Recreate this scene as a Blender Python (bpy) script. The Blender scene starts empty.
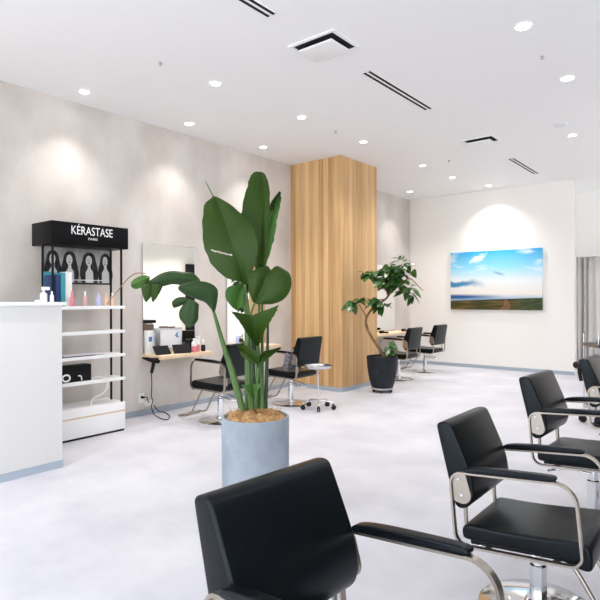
import bpy, bmesh, math, random
from mathutils import Vector, Matrix
random.seed(7)
PI = math.pi
SC = bpy.context.scene
COL = SC.collection

# ------------------------------------------------------------------ camera data (600 x 600)
TH = math.radians(39.05); FPX = 546.0; CAMZ = 1.3; HOR = 299.0
FW = Vector((-math.sin(TH), math.cos(TH), 0)); RT = Vector((math.cos(TH), math.sin(TH), 0))
def W(px, py, d):
    """survey point: photo pixel plus metric distance -> metres in the room"""
    return FW*d + RT*((px-300)/FPX*d) + Vector((0, 0, CAMZ-(py-HOR)/FPX*d))

# ------------------------------------------------------------------ materials
def mat(name, col, rough=.5, metal=0, spec=.5, noise=None, emit=None, alpha=None, bump=None, coat=0, trans=0):
    m = bpy.data.materials.new(name); m.use_nodes = True
    nt = m.node_tree; b = nt.nodes['Principled BSDF']
    b.inputs['Base Color'].default_value = (*col, 1)
    b.inputs['Roughness'].default_value = rough; b.inputs['Metallic'].default_value = metal
    b.inputs['Specular IOR Level'].default_value = spec
    if coat: b.inputs['Coat Weight'].default_value = coat
    if trans: b.inputs['Transmission Weight'].default_value = trans
    if emit:
        b.inputs['Emission Color'].default_value = (*emit[0], 1); b.inputs['Emission Strength'].default_value = emit[1]
    tc = nt.nodes.new('ShaderNodeTexCoord')
    if noise:                                   # (scale vector, col2, detail)
        mp = nt.nodes.new('ShaderNodeMapping'); mp.inputs['Scale'].default_value = noise[0]
        nz = nt.nodes.new('ShaderNodeTexNoise'); nz.inputs['Scale'].default_value = 1; nz.inputs['Detail'].default_value = noise[2]
        nz.inputs['Roughness'].default_value = .6
        rp = nt.nodes.new('ShaderNodeValToRGB')
        rp.color_ramp.elements[0].position = .32; rp.color_ramp.elements[1].position = .68
        rp.color_ramp.elements[0].color = (*col, 1); rp.color_ramp.elements[1].color = (*noise[1], 1)
        nt.links.new(tc.outputs['Object'], mp.inputs[0]); nt.links.new(mp.outputs[0], nz.inputs['Vector'])
        nt.links.new(nz.outputs['Fac'], rp.inputs[0]); nt.links.new(rp.outputs[0], b.inputs['Base Color'])
    if bump:
        n2 = nt.nodes.new('ShaderNodeTexNoise'); n2.inputs['Scale'].default_value = bump[0]; n2.inputs['Detail'].default_value = 4
        bp = nt.nodes.new('ShaderNodeBump'); bp.inputs['Strength'].default_value = bump[1]; bp.inputs['Distance'].default_value = .01
        nt.links.new(tc.outputs['Object'], n2.inputs['Vector']); nt.links.new(n2.outputs['Fac'], bp.inputs['Height'])
        nt.links.new(bp.outputs[0], b.inputs['Normal'])
    return m

M = {}
M['ceiling'] = mat('ceiling_paint', (.86, .855, .855), .8)
M['plaster'] = mat('grey_plaster', (.505, .455, .41), .85, noise=((1.6, 1.6, 1.1), (.66, .62, .585), 8), bump=(60, .08))
M['white_wall'] = mat('white_wall_paint', (.86, .84, .81), .8)
M['cream_wall'] = mat('cream_wall_paint', (.88, .85, .78), .8)
M['charcoal'] = mat('charcoal_panel', (.02, .02, .022), .5)
M['counter'] = mat('counter_white', (.72, .712, .70), .6)
M['counter_top'] = mat('counter_top_white', (.86, .86, .86), .4)
M['skirting'] = mat('blue_grey_skirting', (.36, .42, .49), .6)
M['floor'] = mat('pale_floor', (.50, .50, .55), .45, noise=((1.9, 1.9, 1.9), (.635, .632, .675), 9), bump=(25, .02), spec=.4)
M['leather'] = mat('black_leather', (.002, .003, .0038), .30, spec=.24, noise=((8, 8, 8), (.003, .0042, .0055), 4), bump=(260, .06))
M['leather_dark'] = mat('black_leather_pad', (.003, .004, .006), .30, spec=.25)
M['satin'] = mat('satin_bronze_steel', (.43, .385, .335), .34, 1)
M['chrome'] = mat('chrome', (.78, .79, .81), .10, 1)
M['steel'] = mat('brushed_steel', (.62, .63, .64), .28, 1)
M['black'] = mat('black_lacquer', (.004, .004, .005), .45, spec=.12)
M['black_matt'] = mat('black_plastic', (.006, .006, .007), .5, spec=.2)
M['rubber'] = mat('black_rubber', (.012, .012, .013), .7)
M['white'] = mat('white_laminate', (.84, .84, .84), .45)
M['white_gloss'] = mat('white_plastic', (.82, .82, .81), .3)
M['birch'] = mat('birch_ledge', (.74, .56, .36), .45, noise=((14, 2, 14), (.80, .63, .43), 5))
M['edge_wood'] = mat('wood_edge', (.66, .50, .33), .5)
M['mirror'] = mat('mirror_glass', (.93, .94, .93), .015, 1)
M['pot_grey'] = mat('concrete_pot', (.225, .265, .315), .75, noise=((5, 5, 3.5), (.33, .375, .43), 8), bump=(40, .06))
M['pot_black'] = mat('black_stone_pot', (.007, .009, .012), .6, spec=.25, noise=((9, 9, 7), (.020, .025, .032), 7), bump=(50, .15))
M['coir'] = mat('coir_mulch', (.30, .14, .045), .9, noise=((50, 50, 50), (.66, .42, .19), 6), bump=(120, .8))
M['soil'] = mat('potting_soil', (.07, .045, .03), .95, bump=(60, .6))
M['bark'] = mat('brown_bark', (.17, .085, .04), .8, noise=((30, 30, 12), (.30, .17, .09), 5), bump=(60, .4))
M['stalk'] = mat('green_stalk', (.035, .085, .018), .45, noise=((30, 30, 3), (.10, .19, .045), 4))
M['leaf_rib'] = mat('leaf_rib', (.03, .075, .012), .5, spec=.2)
M['stalk_dark'] = mat('dark_green_stalk', (.018, .05, .018), .45)
M['ficus'] = mat('ficus_leaf', (.012, .045, .010), .28, noise=((9, 9, 9), (.07, .17, .035), 3))
M['lamp'] = mat('lit_lamp', (1, .97, .9), .5, emit=((1, .95, .88), 30))
M['curtain'] = mat('grey_curtain', (.66, .635, .61), .85)
M['navy'] = mat('navy_card', (.012, .035, .13), .4); M['teal'] = mat('teal_card', (.035, .27, .33), .4)
M['white_card'] = mat('white_card', (.80, .80, .78), .5)
M['pink'] = mat('pink_plastic', (.72, .22, .28), .35); M['rose'] = mat('rose_plastic', (.70, .40, .40), .35)
M['lavender'] = mat('lavender_plastic', (.50, .52, .78), .35); M['peach'] = mat('peach_plastic', (.80, .50, .34), .35)
M['clear'] = mat('clear_plastic', (.80, .80, .80), .15, spec=.6)
M['brown'] = mat('brown_plastic', (.16, .10, .07), .5); M['print_blue'] = mat('blue_print', (.10, .20, .50), .5)
M['grey'] = mat('grey_plastic', (.42, .42, .43), .5); M['grey_fabric'] = mat('grey_fabric', (.05, .05, .055), .9, noise=((45, 45, 45), (.26, .26, .27), 3))
M['poster_bg'] = mat('poster_grey', (.15, .145, .14), .5, noise=((3, 6, 4), (.38, .37, .37), 3))
M['hair'] = mat('poster_dark', (.008, .008, .008), .6, spec=.1, noise=((40, 60, 12), (.045, .042, .042), 4)); M['face'] = mat('poster_light', (.50, .49, .48), .5)
M['paper'] = mat('paper', (.75, .75, .78), .7); M['dark_paper'] = mat('dark_paper', (.05, .045, .06), .6)
M['screen'] = mat('dark_screen', (.005, .005, .006), .5, spec=.1)
M['dark_gap'] = mat('vent_interior', (.006, .006, .006), .9)
M['smoke'] = mat('pale_detector', (.72, .73, .75), .5)

def leafmat(name, c1, c2):
    m = bpy.data.materials.new(name); m.use_nodes = True; nt = m.node_tree; b = nt.nodes['Principled BSDF']
    b.inputs['Roughness'].default_value = .40; b.inputs['Specular IOR Level'].default_value = .26
    uv = nt.nodes.new('ShaderNodeUVMap'); sp = nt.nodes.new('ShaderNodeSeparateXYZ'); nt.links.new(uv.outputs[0], sp.inputs[0])
    def math_(op, a, bb):
        n = nt.nodes.new('ShaderNodeMath'); n.operation = op
        for i, v in enumerate((a, bb)):
            if v is None: continue
            if isinstance(v, (int, float)): n.inputs[i].default_value = v
            else: nt.links.new(v, n.inputs[i])
        return n.outputs[0]
    au = math_('ABSOLUTE', math_('SUBTRACT', sp.outputs[0], .5), None)
    ph = math_('SUBTRACT', math_('MULTIPLY', sp.outputs[1], 34), math_('MULTIPLY', au, 10))
    w = math_('POWER', math_('ABSOLUTE', math_('SINE', math_('MULTIPLY', ph, PI), None), None), .5)
    nz = nt.nodes.new('ShaderNodeTexNoise'); nz.inputs['Scale'].default_value = 5
    tc = nt.nodes.new('ShaderNodeTexCoord'); nt.links.new(tc.outputs['Object'], nz.inputs['Vector'])
    f = math_('ADD', math_('MULTIPLY', w, .35), math_('MULTIPLY', nz.outputs['Fac'], .65))
    mx = nt.nodes.new('ShaderNodeMix'); mx.data_type = 'RGBA'; nt.links.new(f, mx.inputs[0])
    mx.inputs[6].default_value = (*c1, 1); mx.inputs[7].default_value = (*c2, 1)
    rib = math_('LESS_THAN', au, .018)
    m2 = nt.nodes.new('ShaderNodeMix'); m2.data_type = 'RGBA'; nt.links.new(rib, m2.inputs[0])
    nt.links.new(mx.outputs[2], m2.inputs[6]); m2.inputs[7].default_value = (.035, .08, .014, 1)
    nt.links.new(m2.outputs[2], b.inputs['Base Color'])
    bp = nt.nodes.new('ShaderNodeBump'); bp.inputs['Strength'].default_value = .25; bp.inputs['Distance'].default_value = .004
    nt.links.new(w, bp.inputs['Height']); nt.links.new(bp.outputs[0], b.inputs['Normal'])
    # thin leaves let some light through
    tr = nt.nodes.new('ShaderNodeBsdfTranslucent'); nt.links.new(m2.outputs[2], tr.inputs['Color'])
    ms = nt.nodes.new('ShaderNodeMixShader'); ms.inputs[0].default_value = .25
    out = nt.nodes['Material Output']
    nt.links.new(b.outputs[0], ms.inputs[1]); nt.links.new(tr.outputs[0], ms.inputs[2]); nt.links.new(ms.outputs[0], out.inputs['Surface'])
    return m
M['leaf'] = leafmat('big_leaf', (.010, .034, .003), (.044, .090, .010))
M['leaf_light'] = leafmat('pale_and_glare_leaf', (.035, .11, .02), (.085, .20, .04))  # pale leaves; also carries the glare on the arched leaf's end
M['leaf_grey'] = leafmat('arched_leaf', (.015, .042, .012), (.038, .080, .026))

def woodmat():
    m = bpy.data.materials.new('oak_planks'); m.use_nodes = True; nt = m.node_tree; b = nt.nodes['Principled BSDF']
    b.inputs['Roughness'].default_value = .5
    tc = nt.nodes.new('ShaderNodeTexCoord'); sp = nt.nodes.new('ShaderNodeSeparateXYZ'); nt.links.new(tc.outputs['Object'], sp.inputs[0])
    def mt(op, a, bb=None):
        n = nt.nodes.new('ShaderNodeMath'); n.operation = op
        for i, v in enumerate((a, bb)):
            if v is None: continue
            if isinstance(v, (int, float)): n.inputs[i].default_value = v
            else: nt.links.new(v, n.inputs[i])
        return n.outputs[0]
    s = mt('ADD', sp.outputs[0], mt('MULTIPLY', sp.outputs[1], 1.0))
    k = mt('FLOOR', mt('DIVIDE', s, .085))
    wn = nt.nodes.new('ShaderNodeTexWhiteNoise'); wn.noise_dimensions = '1D'; nt.links.new(k, wn.inputs['W'])
    cb = nt.nodes.new('ShaderNodeCombineXYZ')
    nt.links.new(mt('MULTIPLY', s, 26), cb.inputs[0]); nt.links.new(mt('MULTIPLY', wn.outputs[0], 40), cb.inputs[1]); nt.links.new(mt('MULTIPLY', sp.outputs[2], 1.1), cb.inputs[2])
    nz = nt.nodes.new('ShaderNodeTexNoise'); nz.inputs['Scale'].default_value = 1; nz.inputs['Detail'].default_value = 6; nt.links.new(cb.outputs[0], nz.inputs['Vector'])
    f = mt('ADD', mt('MULTIPLY', nz.outputs['Fac'], .75), mt('MULTIPLY', wn.outputs[0], .38))
    rp = nt.nodes.new('ShaderNodeValToRGB'); nt.links.new(f, rp.inputs[0])
    rp.color_ramp.elements[0].position = .25; rp.color_ramp.elements[0].color = (.42, .225, .085, 1)
    rp.color_ramp.elements[1].position = .85; rp.color_ramp.elements[1].color = (.74, .49, .24, 1)
    nt.links.new(rp.outputs[0], b.inputs['Base Color'])
    return m
M['oak'] = woodmat()

def paintingmat():
    m = bpy.data.materials.new('landscape_print'); m.use_nodes = True; nt = m.node_tree; b = nt.nodes['Principled BSDF']
    b.inputs['Roughness'].default_value = .55
    tc = nt.nodes.new('ShaderNodeTexCoord'); sp = nt.nodes.new('ShaderNodeSeparateXYZ'); nt.links.new(tc.outputs['Generated'], sp.inputs[0])
    X, Z = sp.outputs[0], sp.outputs[2]
    def mt(op, a, bb=None, cl=False):
        n = nt.nodes.new('ShaderNodeMath'); n.operation = op; n.use_clamp = cl
        for i, v in enumerate((a, bb)):
            if v is None: continue
            if isinstance(v, (int, float)): n.inputs[i].default_value = v
            else: nt.links.new(v, n.inputs[i])
        return n.outputs[0]
    def ramp(f, pts):
        r = nt.nodes.new('ShaderNodeValToRGB'); nt.links.new(f, r.inputs[0]); e = r.color_ramp.elements
        while len(e) < len(pts): e.new(.5)
        for q, (p, c) in zip(e, pts): q.position = p; q.color = (*c, 1)
        return r.outputs[0]
    def mix(f, a, bb):
        n = nt.nodes.new('ShaderNodeMix'); n.data_type = 'RGBA'
        if isinstance(f, (int, float)): n.inputs[0].default_value = f
        else: nt.links.new(f, n.inputs[0])
        for i, v in ((6, a), (7, bb)):
            if isinstance(v, tuple): n.inputs[i].default_value = (*v, 1)
            else: nt.links.new(v, n.inputs[i])
        return n.outputs[2]
    def noise(sx, sz, det, off=0):
        c = nt.nodes.new('ShaderNodeCombineXYZ'); nt.links.new(mt('MULTIPLY', X, sx), c.inputs[0]); nt.links.new(mt('MULTIPLY', Z, sz), c.inputs[2]); c.inputs[1].default_value = off
        n = nt.nodes.new('ShaderNodeTexNoise'); n.inputs['Scale'].default_value = 1; n.inputs['Detail'].default_value = det; nt.links.new(c.outputs[0], n.inputs['Vector'])
        return n.outputs['Fac']
    sky = ramp(Z, [(.18, (.30, .50, .70)), (.26, (.86, .82, .76)), (.48, (.82, .86, .88)), (.72, (.26, .66, .88)), (1.0, (.01, .36, .70))])
    cl = mt('MULTIPLY', mt('SUBTRACT', noise(3, 7, 5, 3.3), .56, True), 5, True)
    sky = mix(cl, sky, (.90, .90, .90))
    left = mt('SUBTRACT', 1, mt('MULTIPLY', X, 2.4), True)          # blue bank of cloud on the left
    b1 = mt('MULTIPLY', mt('SUBTRACT', 1, mt('MULTIPLY', mt('ABSOLUTE', mt('SUBTRACT', Z, mt('ADD', .36, mt('MULTIPLY', noise(6, 2, 3, 8), .18)))), 16), True), left)
    sky = mix(mt('MULTIPLY', b1, 2.2, True), sky, (.04, .24, .46))
    b2 = mt('MULTIPLY', mt('SUBTRACT', 1, mt('MULTIPLY', mt('ABSOLUTE', mt('SUBTRACT', Z, .22)), 18), True), mt('SUBTRACT', 1, mt('MULTIPLY', X, 1.5), True))
    sky = mix(mt('MULTIPLY', b2, 1.7, True), sky, (.008, .09, .30))
    d2 = mt('ADD', mt('POWER', mt('MULTIPLY', mt('SUBTRACT', X, mt('ADD', .27, mt('MULTIPLY', noise(9, 12, 4, 2), .10))), 8), 2), mt('POWER', mt('MULTIPLY', mt('SUBTRACT', Z, mt('ADD', .72, mt('MULTIPLY', X, .5))), 12), 2))
    sky = mix(mt('SUBTRACT', mt('MULTIPLY', noise(16, 22, 5, 4), 2.3), mt('ADD', .35, d2), True), sky, (.92, .92, .92))
    d1 = mt('ADD', mt('POWER', mt('MULTIPLY', mt('SUBTRACT', X, .55), 11), 2), mt('POWER', mt('MULTIPLY', mt('SUBTRACT', Z, mt('SUBTRACT', .86, mt('MULTIPLY', X, .45))), 30), 2))
    sky = mix(mt('SUBTRACT', .8, d1, True), sky, (.20, .36, .58))
    land = ramp(noise(4, 26, 5, 1), [(.3, (.018, .028, .006)), (.5, (.070, .060, .010)), (.7, (.24, .15, .035))])
    right = mt('MULTIPLY', mt('SUBTRACT', X, .66, True), 6, True)
    land = mix(right, land, ramp(noise(9, 30, 5, 5), [(.35, (.012, .026, .006)), (.65, (.075, .10, .018))]))
    pc = mt('ADD', .60, mt('MULTIPLY', mt('SINE', mt('MULTIPLY', Z, 24)), .02))
    pw = mt('ADD', .01, mt('MULTIPLY', mt('SUBTRACT', .17, Z, True), .28))
    path = mt('LESS_THAN', mt('ABSOLUTE', mt('SUBTRACT', X, mt('ADD', pc, mt('MULTIPLY', Z, .25)))), pw)
    land = mix(mt('MULTIPLY', path, .6), land, (.33, .13, .06))
    hz = mt('ADD', .155, mt('MULTIPLY', X, .045))
    pic = mix(mt('LESS_THAN', Z, hz), sky, land)
    nt.links.new(pic, b.inputs['Base Color'])
    return m
M['landscape'] = paintingmat()

for k in ('leather', 'leather_dark'): M[k].node_tree.nodes['Principled BSDF'].inputs['Specular Tint'].default_value = (.82, .93, 1, 1)
# ------------------------------------------------------------------ geometry helpers
def new(): return bmesh.new()
def box(bm, x0, x1, y0, y1, z0, z1, bev=0, seg=2):
    r = bmesh.ops.create_cube(bm, size=1)
    for v in r['verts']:
        v.co = Vector((x0 if v.co.x < 0 else x1, y0 if v.co.y < 0 else y1, z0 if v.co.z < 0 else z1))
    if bev:
        es = list({e for v in r['verts'] for e in v.link_edges})
        bmesh.ops.bevel(bm, geom=es, offset=bev, segments=seg, affect='EDGES', profile=.6)
def lathe(bm, prof, n=32, c=(0, 0, 0), capb=True, capt=True):
    rings = []
    for r, z in prof:
        rings.append([bm.verts.new((c[0]+r*math.cos(2*PI*i/n), c[1]+r*math.sin(2*PI*i/n), c[2]+z)) for i in range(n)])
    for a, b in zip(rings, rings[1:]):
        for i in range(n): bm.faces.new((a[i], a[(i+1) % n], b[(i+1) % n], b[i]))
    if capb: bm.faces.new(rings[0][::-1])
    if capt: bm.faces.new(rings[-1])
def smooth_path(pts, n=6):
    pts = [Vector(p) for p in pts]; out = []
    for i in range(len(pts)-1):
        p0 = pts[max(i-1, 0)]; p1 = pts[i]; p2 = pts[i+1]; p3 = pts[min(i+2, len(pts)-1)]
        for k in range(n):
            t = k/n
            out.append(.5*((2*p1)+(p2-p0)*t+(2*p0-5*p1+4*p2-p3)*t*t+(3*p1-p0-3*p2+p3)*t**3))
    out.append(pts[-1]); return out
def sweep(bm, pts, sec, closed=False, up=Vector((0, 0, 1)), scales=None):
    """sweep the closed section (list of (side, up) offsets) along pts"""
    pts = [Vector(p) for p in pts]; N = len(pts); rings = []; pn = None
    for i, p in enumerate(pts):
        if closed: t = pts[(i+1) % N]-pts[i-1]
        else: t = pts[min(i+1, N-1)]-pts[max(i-1, 0)]
        t.normalize()
        if pn is None:
            s = t.cross(up)
            if s.length < 1e-3: s = t.cross(Vector((1, 0, 0)))
            s.normalize()
        else:
            s = pn-t*pn.dot(t); s.normalize()
        pn = s; u = s.cross(t); k = scales[i] if scales else 1
        rings.append([bm.verts.new(p+s*(a*k)+u*(b*k)) for a, b in sec])
    m = len(sec)
    for i in range(N if closed else N-1):
        a, b = rings[i], rings[(i+1) % N]
        for j in range(m): bm.faces.new((a[j], a[(j+1) % m], b[(j+1) % m], b[j]))
    if not closed:
        bm.faces.new(rings[0][::-1]); bm.faces.new(rings[-1])
def circ(r, n=10): return [(r*math.cos(2*PI*i/n), r*math.sin(2*PI*i/n)) for i in range(n)]
def tube(bm, pts, r, n=10, smooth=5, scales=None):
    if smooth: pts = smooth_path(pts, smooth)
    if scales: 
        k = len(pts)-1; scales = [scales[0]+(scales[1]-scales[0])*i/k for i in range(k+1)]
    sweep(bm, pts, circ(r, n), scales=scales)
def rounded(poly, it=2):
    for _ in range(it):
        out = []
        for (ax, az), (bx, bz) in zip(poly, poly[1:]+poly[:1]):
            out += [(ax*.75+bx*.25, az*.75+bz*.25), (ax*.25+bx*.75, az*.25+bz*.75)]
        poly = out
    return poly
def pad(bm, poly, y0, y1, r, seg=5):
    """upholstered slab: profile (x,z) from y0 to y1 with softly rounded side edges"""
    n = len(poly); area = sum(poly[i][0]*poly[(i+1) % n][1]-poly[(i+1) % n][0]*poly[i][1] for i in range(n)); sg = 1 if area > 0 else -1
    nr = []
    for i in range(n):
        dx, dz = poly[(i+1) % n][0]-poly[i-1][0], poly[(i+1) % n][1]-poly[i-1][1]; L = math.hypot(dx, dz) or 1
        nr.append((-dz/L*sg, dx/L*sg))
    st = [(y0+r-r*math.cos(PI/2*k/seg), r-r*math.sin(PI/2*k/seg)) for k in range(seg+1)]
    st = st+[(y0+y1-y, o) for y, o in reversed(st)]
    rings = [[bm.verts.new((x+nx*o, y, z+nz*o)) for (x, z), (nx, nz) in zip(poly, nr)] for y, o in st]
    for a, b in zip(rings, rings[1:]):
        for i in range(n): bm.faces.new((a[i], a[(i+1) % n], b[(i+1) % n], b[i]))
    bm.faces.new(rings[0][::-1]); bm.faces.new(rings[-1])
def prism(bm, poly, y0, y1, axis='y', bev=0, seg=3):
    """extrude polygon (x,z) from y0 to y1"""
    if axis == 'y': f = lambda a, b, c: (a, c, b)
    elif axis == 'x': f = lambda a, b, c: (c, a, b)
    else: f = lambda a, b, c: (a, b, c)
    A = [bm.verts.new(f(a, b, y0)) for a, b in poly]; B = [bm.verts.new(f(a, b, y1)) for a, b in poly]; n = len(poly)
    fs = [bm.faces.new([A[i], A[(i+1) % n], B[(i+1) % n], B[i]]) for i in range(n)]
    c0 = bm.faces.new(A[::-1]); c1 = bm.faces.new(B)
    if bev:
        es = list(c0.edges)+list(c1.edges)
        bmesh.ops.bevel(bm, geom=es, offset=bev, segments=seg, affect='EDGES', profile=.55)
def obj(name, bm, m, parent=None, smooth=True, xf=None, angle=40):
    if xf is not None: bmesh.ops.transform(bm, matrix=xf, verts=bm.verts)
    bmesh.ops.recalc_face_normals(bm, faces=bm.faces)
    me = bpy.data.meshes.new(name); bm.to_mesh(me); bm.free()
    if smooth:
        me.shade_smooth()
        try: me.set_sharp_from_angle(angle=math.radians(angle))
        except Exception: pass
    me.materials.append(M[m] if isinstance(m, str) else m)
    o = bpy.data.objects.new(name, me); COL.objects.link(o)
    if parent: o.parent = parent
    return o
def tag(o, label, cat, group=None):
    o['label'] = label; o['category'] = cat
    if group: o['group'] = group
    return o
def thing(name, label, cat, loc=(0, 0, 0), rz=0, group=None):
    o = bpy.data.objects.new(name, None); COL.objects.link(o); o.empty_display_size = .1
    o.location = loc; o.rotation_euler = (0, 0, rz)
    return tag(o, label, cat, group)
def struct(name, bm, m, label=None, smooth=False):
    o = obj(name, bm, m, None, smooth); o['kind'] = 'structure'
    if label: o['label'] = label
    return o
def B(*a, **k):
    bm = new(); box(bm, *a, **k); return bm

# ------------------------------------------------------------------ the room
CH = 3.3; XL = -5.25; YB = 10.03; YR = 11.4; XR = 2.4
struct('floor', B(XL-.15, XR+2.2, -3.5, YR+.15, -.1, 0), 'floor', 'pale lilac white floor')
struct('ceiling', B(XL-.15, XR+2.2, -3.5, YR+.15, CH, CH+.1), 'ceiling', 'white ceiling')
struct('wall_left', B(XL-.15, XL, -3.5, YB, 0, CH), 'plaster', 'grey textured plaster wall')
struct('wall_back', B(XL-.15, -2.2, YB, YB+.15, 0, CH), 'white_wall', 'white wall behind the landscape canvas')
struct('wall_alcove', B(XL-.15, XR+.15, YR, YR+.15, 0, CH), 'white_wall')
struct('wall_right', B(XR, XR+.15, 8.4, YR, 0, CH), 'cream_wall')
struct('added_dark_screen', B(1.25, 1.33, 1.0, 7.6, 0, 2.3), 'charcoal', 'added unseen charcoal screen that darkens reflections in the right hand row of chairs')  # added out of view so the black chair backs reflect something dark
struct('wood_pillar', B(XL, -4.334, 6.26, 7.206, .06, CH), 'oak', 'square pillar clad in vertical oak planks')
bm = new(); box(bm, XL, -4.337, 6.263, 7.203, 0, .06); struct('trim_1', bm, 'skirting')
struct('baseboard_left', B(XL, XL+.012, 3.2, 6.262, 0, .06), 'skirting')
struct('baseboard_right', B(XL, XL+.012, 7.204, YB, 0, .06), 'skirting')
struct('baseboard_back', B(XL+.012, -2.2, YB-.012, YB, 0, .06), 'skirting')

# reception counter (white half wall), left
t = thing('reception_counter', 'white half height reception counter at the left edge with grey skirting', 'counter', (-4.36, .64, .0))
obj('body', B(-.26, .25, -1.9, 1.49, .05, 1.255, bev=.003), 'counter', t)
obj('countertop', B(-.28, .27, -1.92, 1.52, 1.255, 1.283, bev=.004), 'counter_top', t)
obj('skirting', B(-.262, .256, -1.9, 1.492, 0, .058), 'skirting', t)

# ------------------------------------------------------------------ ceiling fittings
def downlight(x, y, label, group, energy, size=.042, cone=120):
    t = thing('downlight', label, 'ceiling light', (x, y, CH), 0, group)
    bm = new(); lathe(bm, [(size+.012, -.001), (size+.012, -.005), (size+.004, -.008), (size, -.004), (size, -.001)], 24, capb=False, capt=False)
    obj('trim_ring', bm, 'white_gloss', t)
    bm = new(); lathe(bm, [(size, -.0035), (size, -.0015)], 24); obj('lamp', bm, 'lamp', t)
    l = bpy.data.lights.new('downlight_beam', 'SPOT'); l.energy = energy; l.spot_size = math.radians(cone); l.spot_blend = 1.0
    l.color = (1, .965, .925); l.shadow_soft_size = .04
    o = bpy.data.objects.new('downlight_beam', l); COL.objects.link(o); o.parent = t; o.location = (0, 0, -.02)
WALLG = 'small downlights along the plaster wall'; MIDG = 'downlights in the row left of the air vents'; RIGHTG = 'downlights in the row right of the air vents'
EW, EM = 50, 74
downlight(-4.913, 2.775, 'recessed downlight close to the plaster wall above the black sign display, leftmost ceiling light', WALLG, EW, cone=95)
downlight(-4.888, 4.03, 'recessed downlight near the plaster wall above the mirror with tablets, second along that wall', WALLG, EW, cone=95)
downlight(-4.894, 5.28, 'recessed downlight near the plaster wall just left of the oak pillar', WALLG, EW, cone=95)
downlight(-4.88, 7.9, 'recessed downlight by the wall hidden behind the oak pillar', WALLG, EW, cone=95)
downlight(-4.833, 9.22, 'recessed downlight in the far left room corner beyond the oak pillar', WALLG, EW, cone=95)
downlight(-3.79, 3.44, 'bright recessed downlight above the tall big leaved plant, nearest of its row', MIDG, EM)
downlight(-3.763, 4.673, 'bright recessed downlight up and left of the oak pillar top corner, second of its row', MIDG, EM)
downlight(-3.749, 5.915, 'recessed downlight just above and in front of the oak pillar top corner', MIDG, EM)
downlight(-3.736, 7.54, 'recessed downlight right of the oak pillar, before the ficus crown', MIDG, EM)
downlight(-3.722, 8.6, 'recessed downlight beyond the oak pillar, second nearest the canvas wall', MIDG, EM)
downlight(-3.5, 9.62, 'recessed downlight right against the canvas wall casting a bright arc above the landscape', MIDG, 100)
downlight(-1.25, 4.155, 'largest recessed downlight near the top right of the ceiling', RIGHTG, EM, size=.05)
downlight(-1.235, 5.39, 'recessed downlight at the right ceiling, middle of the right hand row', RIGHTG, EM, size=.05)
downlight(-1.619, 7.313, 'recessed downlight beside the pale round detector, farthest of the right hand row', RIGHTG, EM)
for y in (8.6, 9.9): downlight(1.3, y, 'added unseen downlight over the right side of the salon brightening the mirrored wall', 'added unseen downlights over the right side of the salon', EM*3.2)  # added lamps out of view, brightening the wall the mirrors reflect
for y in (1.1, -.2): downlight(-3.75, y, 'added unseen downlight giving extra light over the reception side', 'added unseen downlights over the reception side', EM)  # added lamps out of view, extra light near the counter

def cassette(y, sx, sy, label):
    t = thing('air_vent', label, 'air vent', (-2.567, y, CH), 0, 'square ceiling air vents')
    a, b = sx/2, sy/2
    bm = new(); w = .028
    for q in ((-a, a, -b, -b+w), (-a, a, b-w, b), (-a, -a+w, -b+w, b-w), (a-w, a, -b+w, b-w)): box(bm, *q, -.010, -.0005)
    obj('frame', bm, 'white', t, smooth=False)
    obj('recess_shade', B(-a+w, a-w, -b+w, b-w, -.004, -.001), 'dark_gap', t, smooth=False)  # flat black plate: the dark inside the vent put into its colour
    obj('panel', B(-a+w+.035, a-w-.035, -b+w+.035, b-w-.035, -.045, -.028, bev=.004), 'white', t)
    for sx_ in (-1, 1):
        for sy_ in (-1, 1): obj('hanger', B(sx_*(a-.09)-.005, sx_*(a-.09)+.005, sy_*(b-.09)-.005, sy_*(b-.09)+.005, -.029, -.003), 'black_matt', t, smooth=False)
cassette(3.48, .44, .37, 'square white ceiling air vent with black gap, nearer of the two')
cassette(6.81, .41, .31, 'square white ceiling air vent, farther of the two toward the canvas wall')
def slot(y0, y1, label):
    t = thing('slot_diffuser', label, 'air slot', (-2.57, (y0+y1)/2, CH), 0, 'long double slot diffusers')
    L = (y1-y0)/2; bm = new()
    for s in ((-.046, -.040), (-.010, .010), (.040, .046)): box(bm, s[0], s[1], -L, L, -.006, -.0005)
    for e in (-L, L-.006): box(bm, -.046, .046, e, e+.006, -.0062, -.0005)
    obj('frame', bm, 'white', t, smooth=False)
    for s in ((-.040, -.010), (.010, .040)): obj('slot', B(s[0], s[1], -L+.006, L-.006, -.0035, -.001), 'dark_gap', t, smooth=False)
slot(1.64, 2.87, 'black double slot diffuser cut by the top edge of the picture')
slot(4.10, 5.34, 'long black double slot diffuser between the two square air vents')
slot(7.96, 9.20, 'narrow slot diffuser in the ceiling nearest the canvas wall')
bm = new(); lathe(bm, [(.075, -.001), (.075, -.012), (.06, -.022), (.03, -.026)], 28); o = obj('smoke_detector', bm, 'smoke'); o.location = (-1.624, 6.76, CH)
tag(o, 'pale round smoke detector on the ceiling at the right', 'detector')
for x, y, l in ((-3.81, 2.84, 'tiny grey ceiling sprinkler left of the nearest bright downlight, far from the vents'), (-3.76, 5.32, 'tiny grey ceiling sprinkler just above the oak pillar'),
                (-1.283, 4.77, 'tiny grey ceiling sprinkler between the two largest right hand downlights'), (-3.3, 7.5, 'tiny grey ceiling sprinkler near the farther square air vent')):
    bm = new(); lathe(bm, [(.016, -.001), (.016, -.005), (.007, -.007), (.007, -.02), (.013, -.022), (.013, -.025)], 14); o = obj('ceiling_sprinkler', bm, 'grey'); o.location = (x, y, CH)
    tag(o, l, 'sprinkler', 'small ceiling sprinklers')

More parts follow.
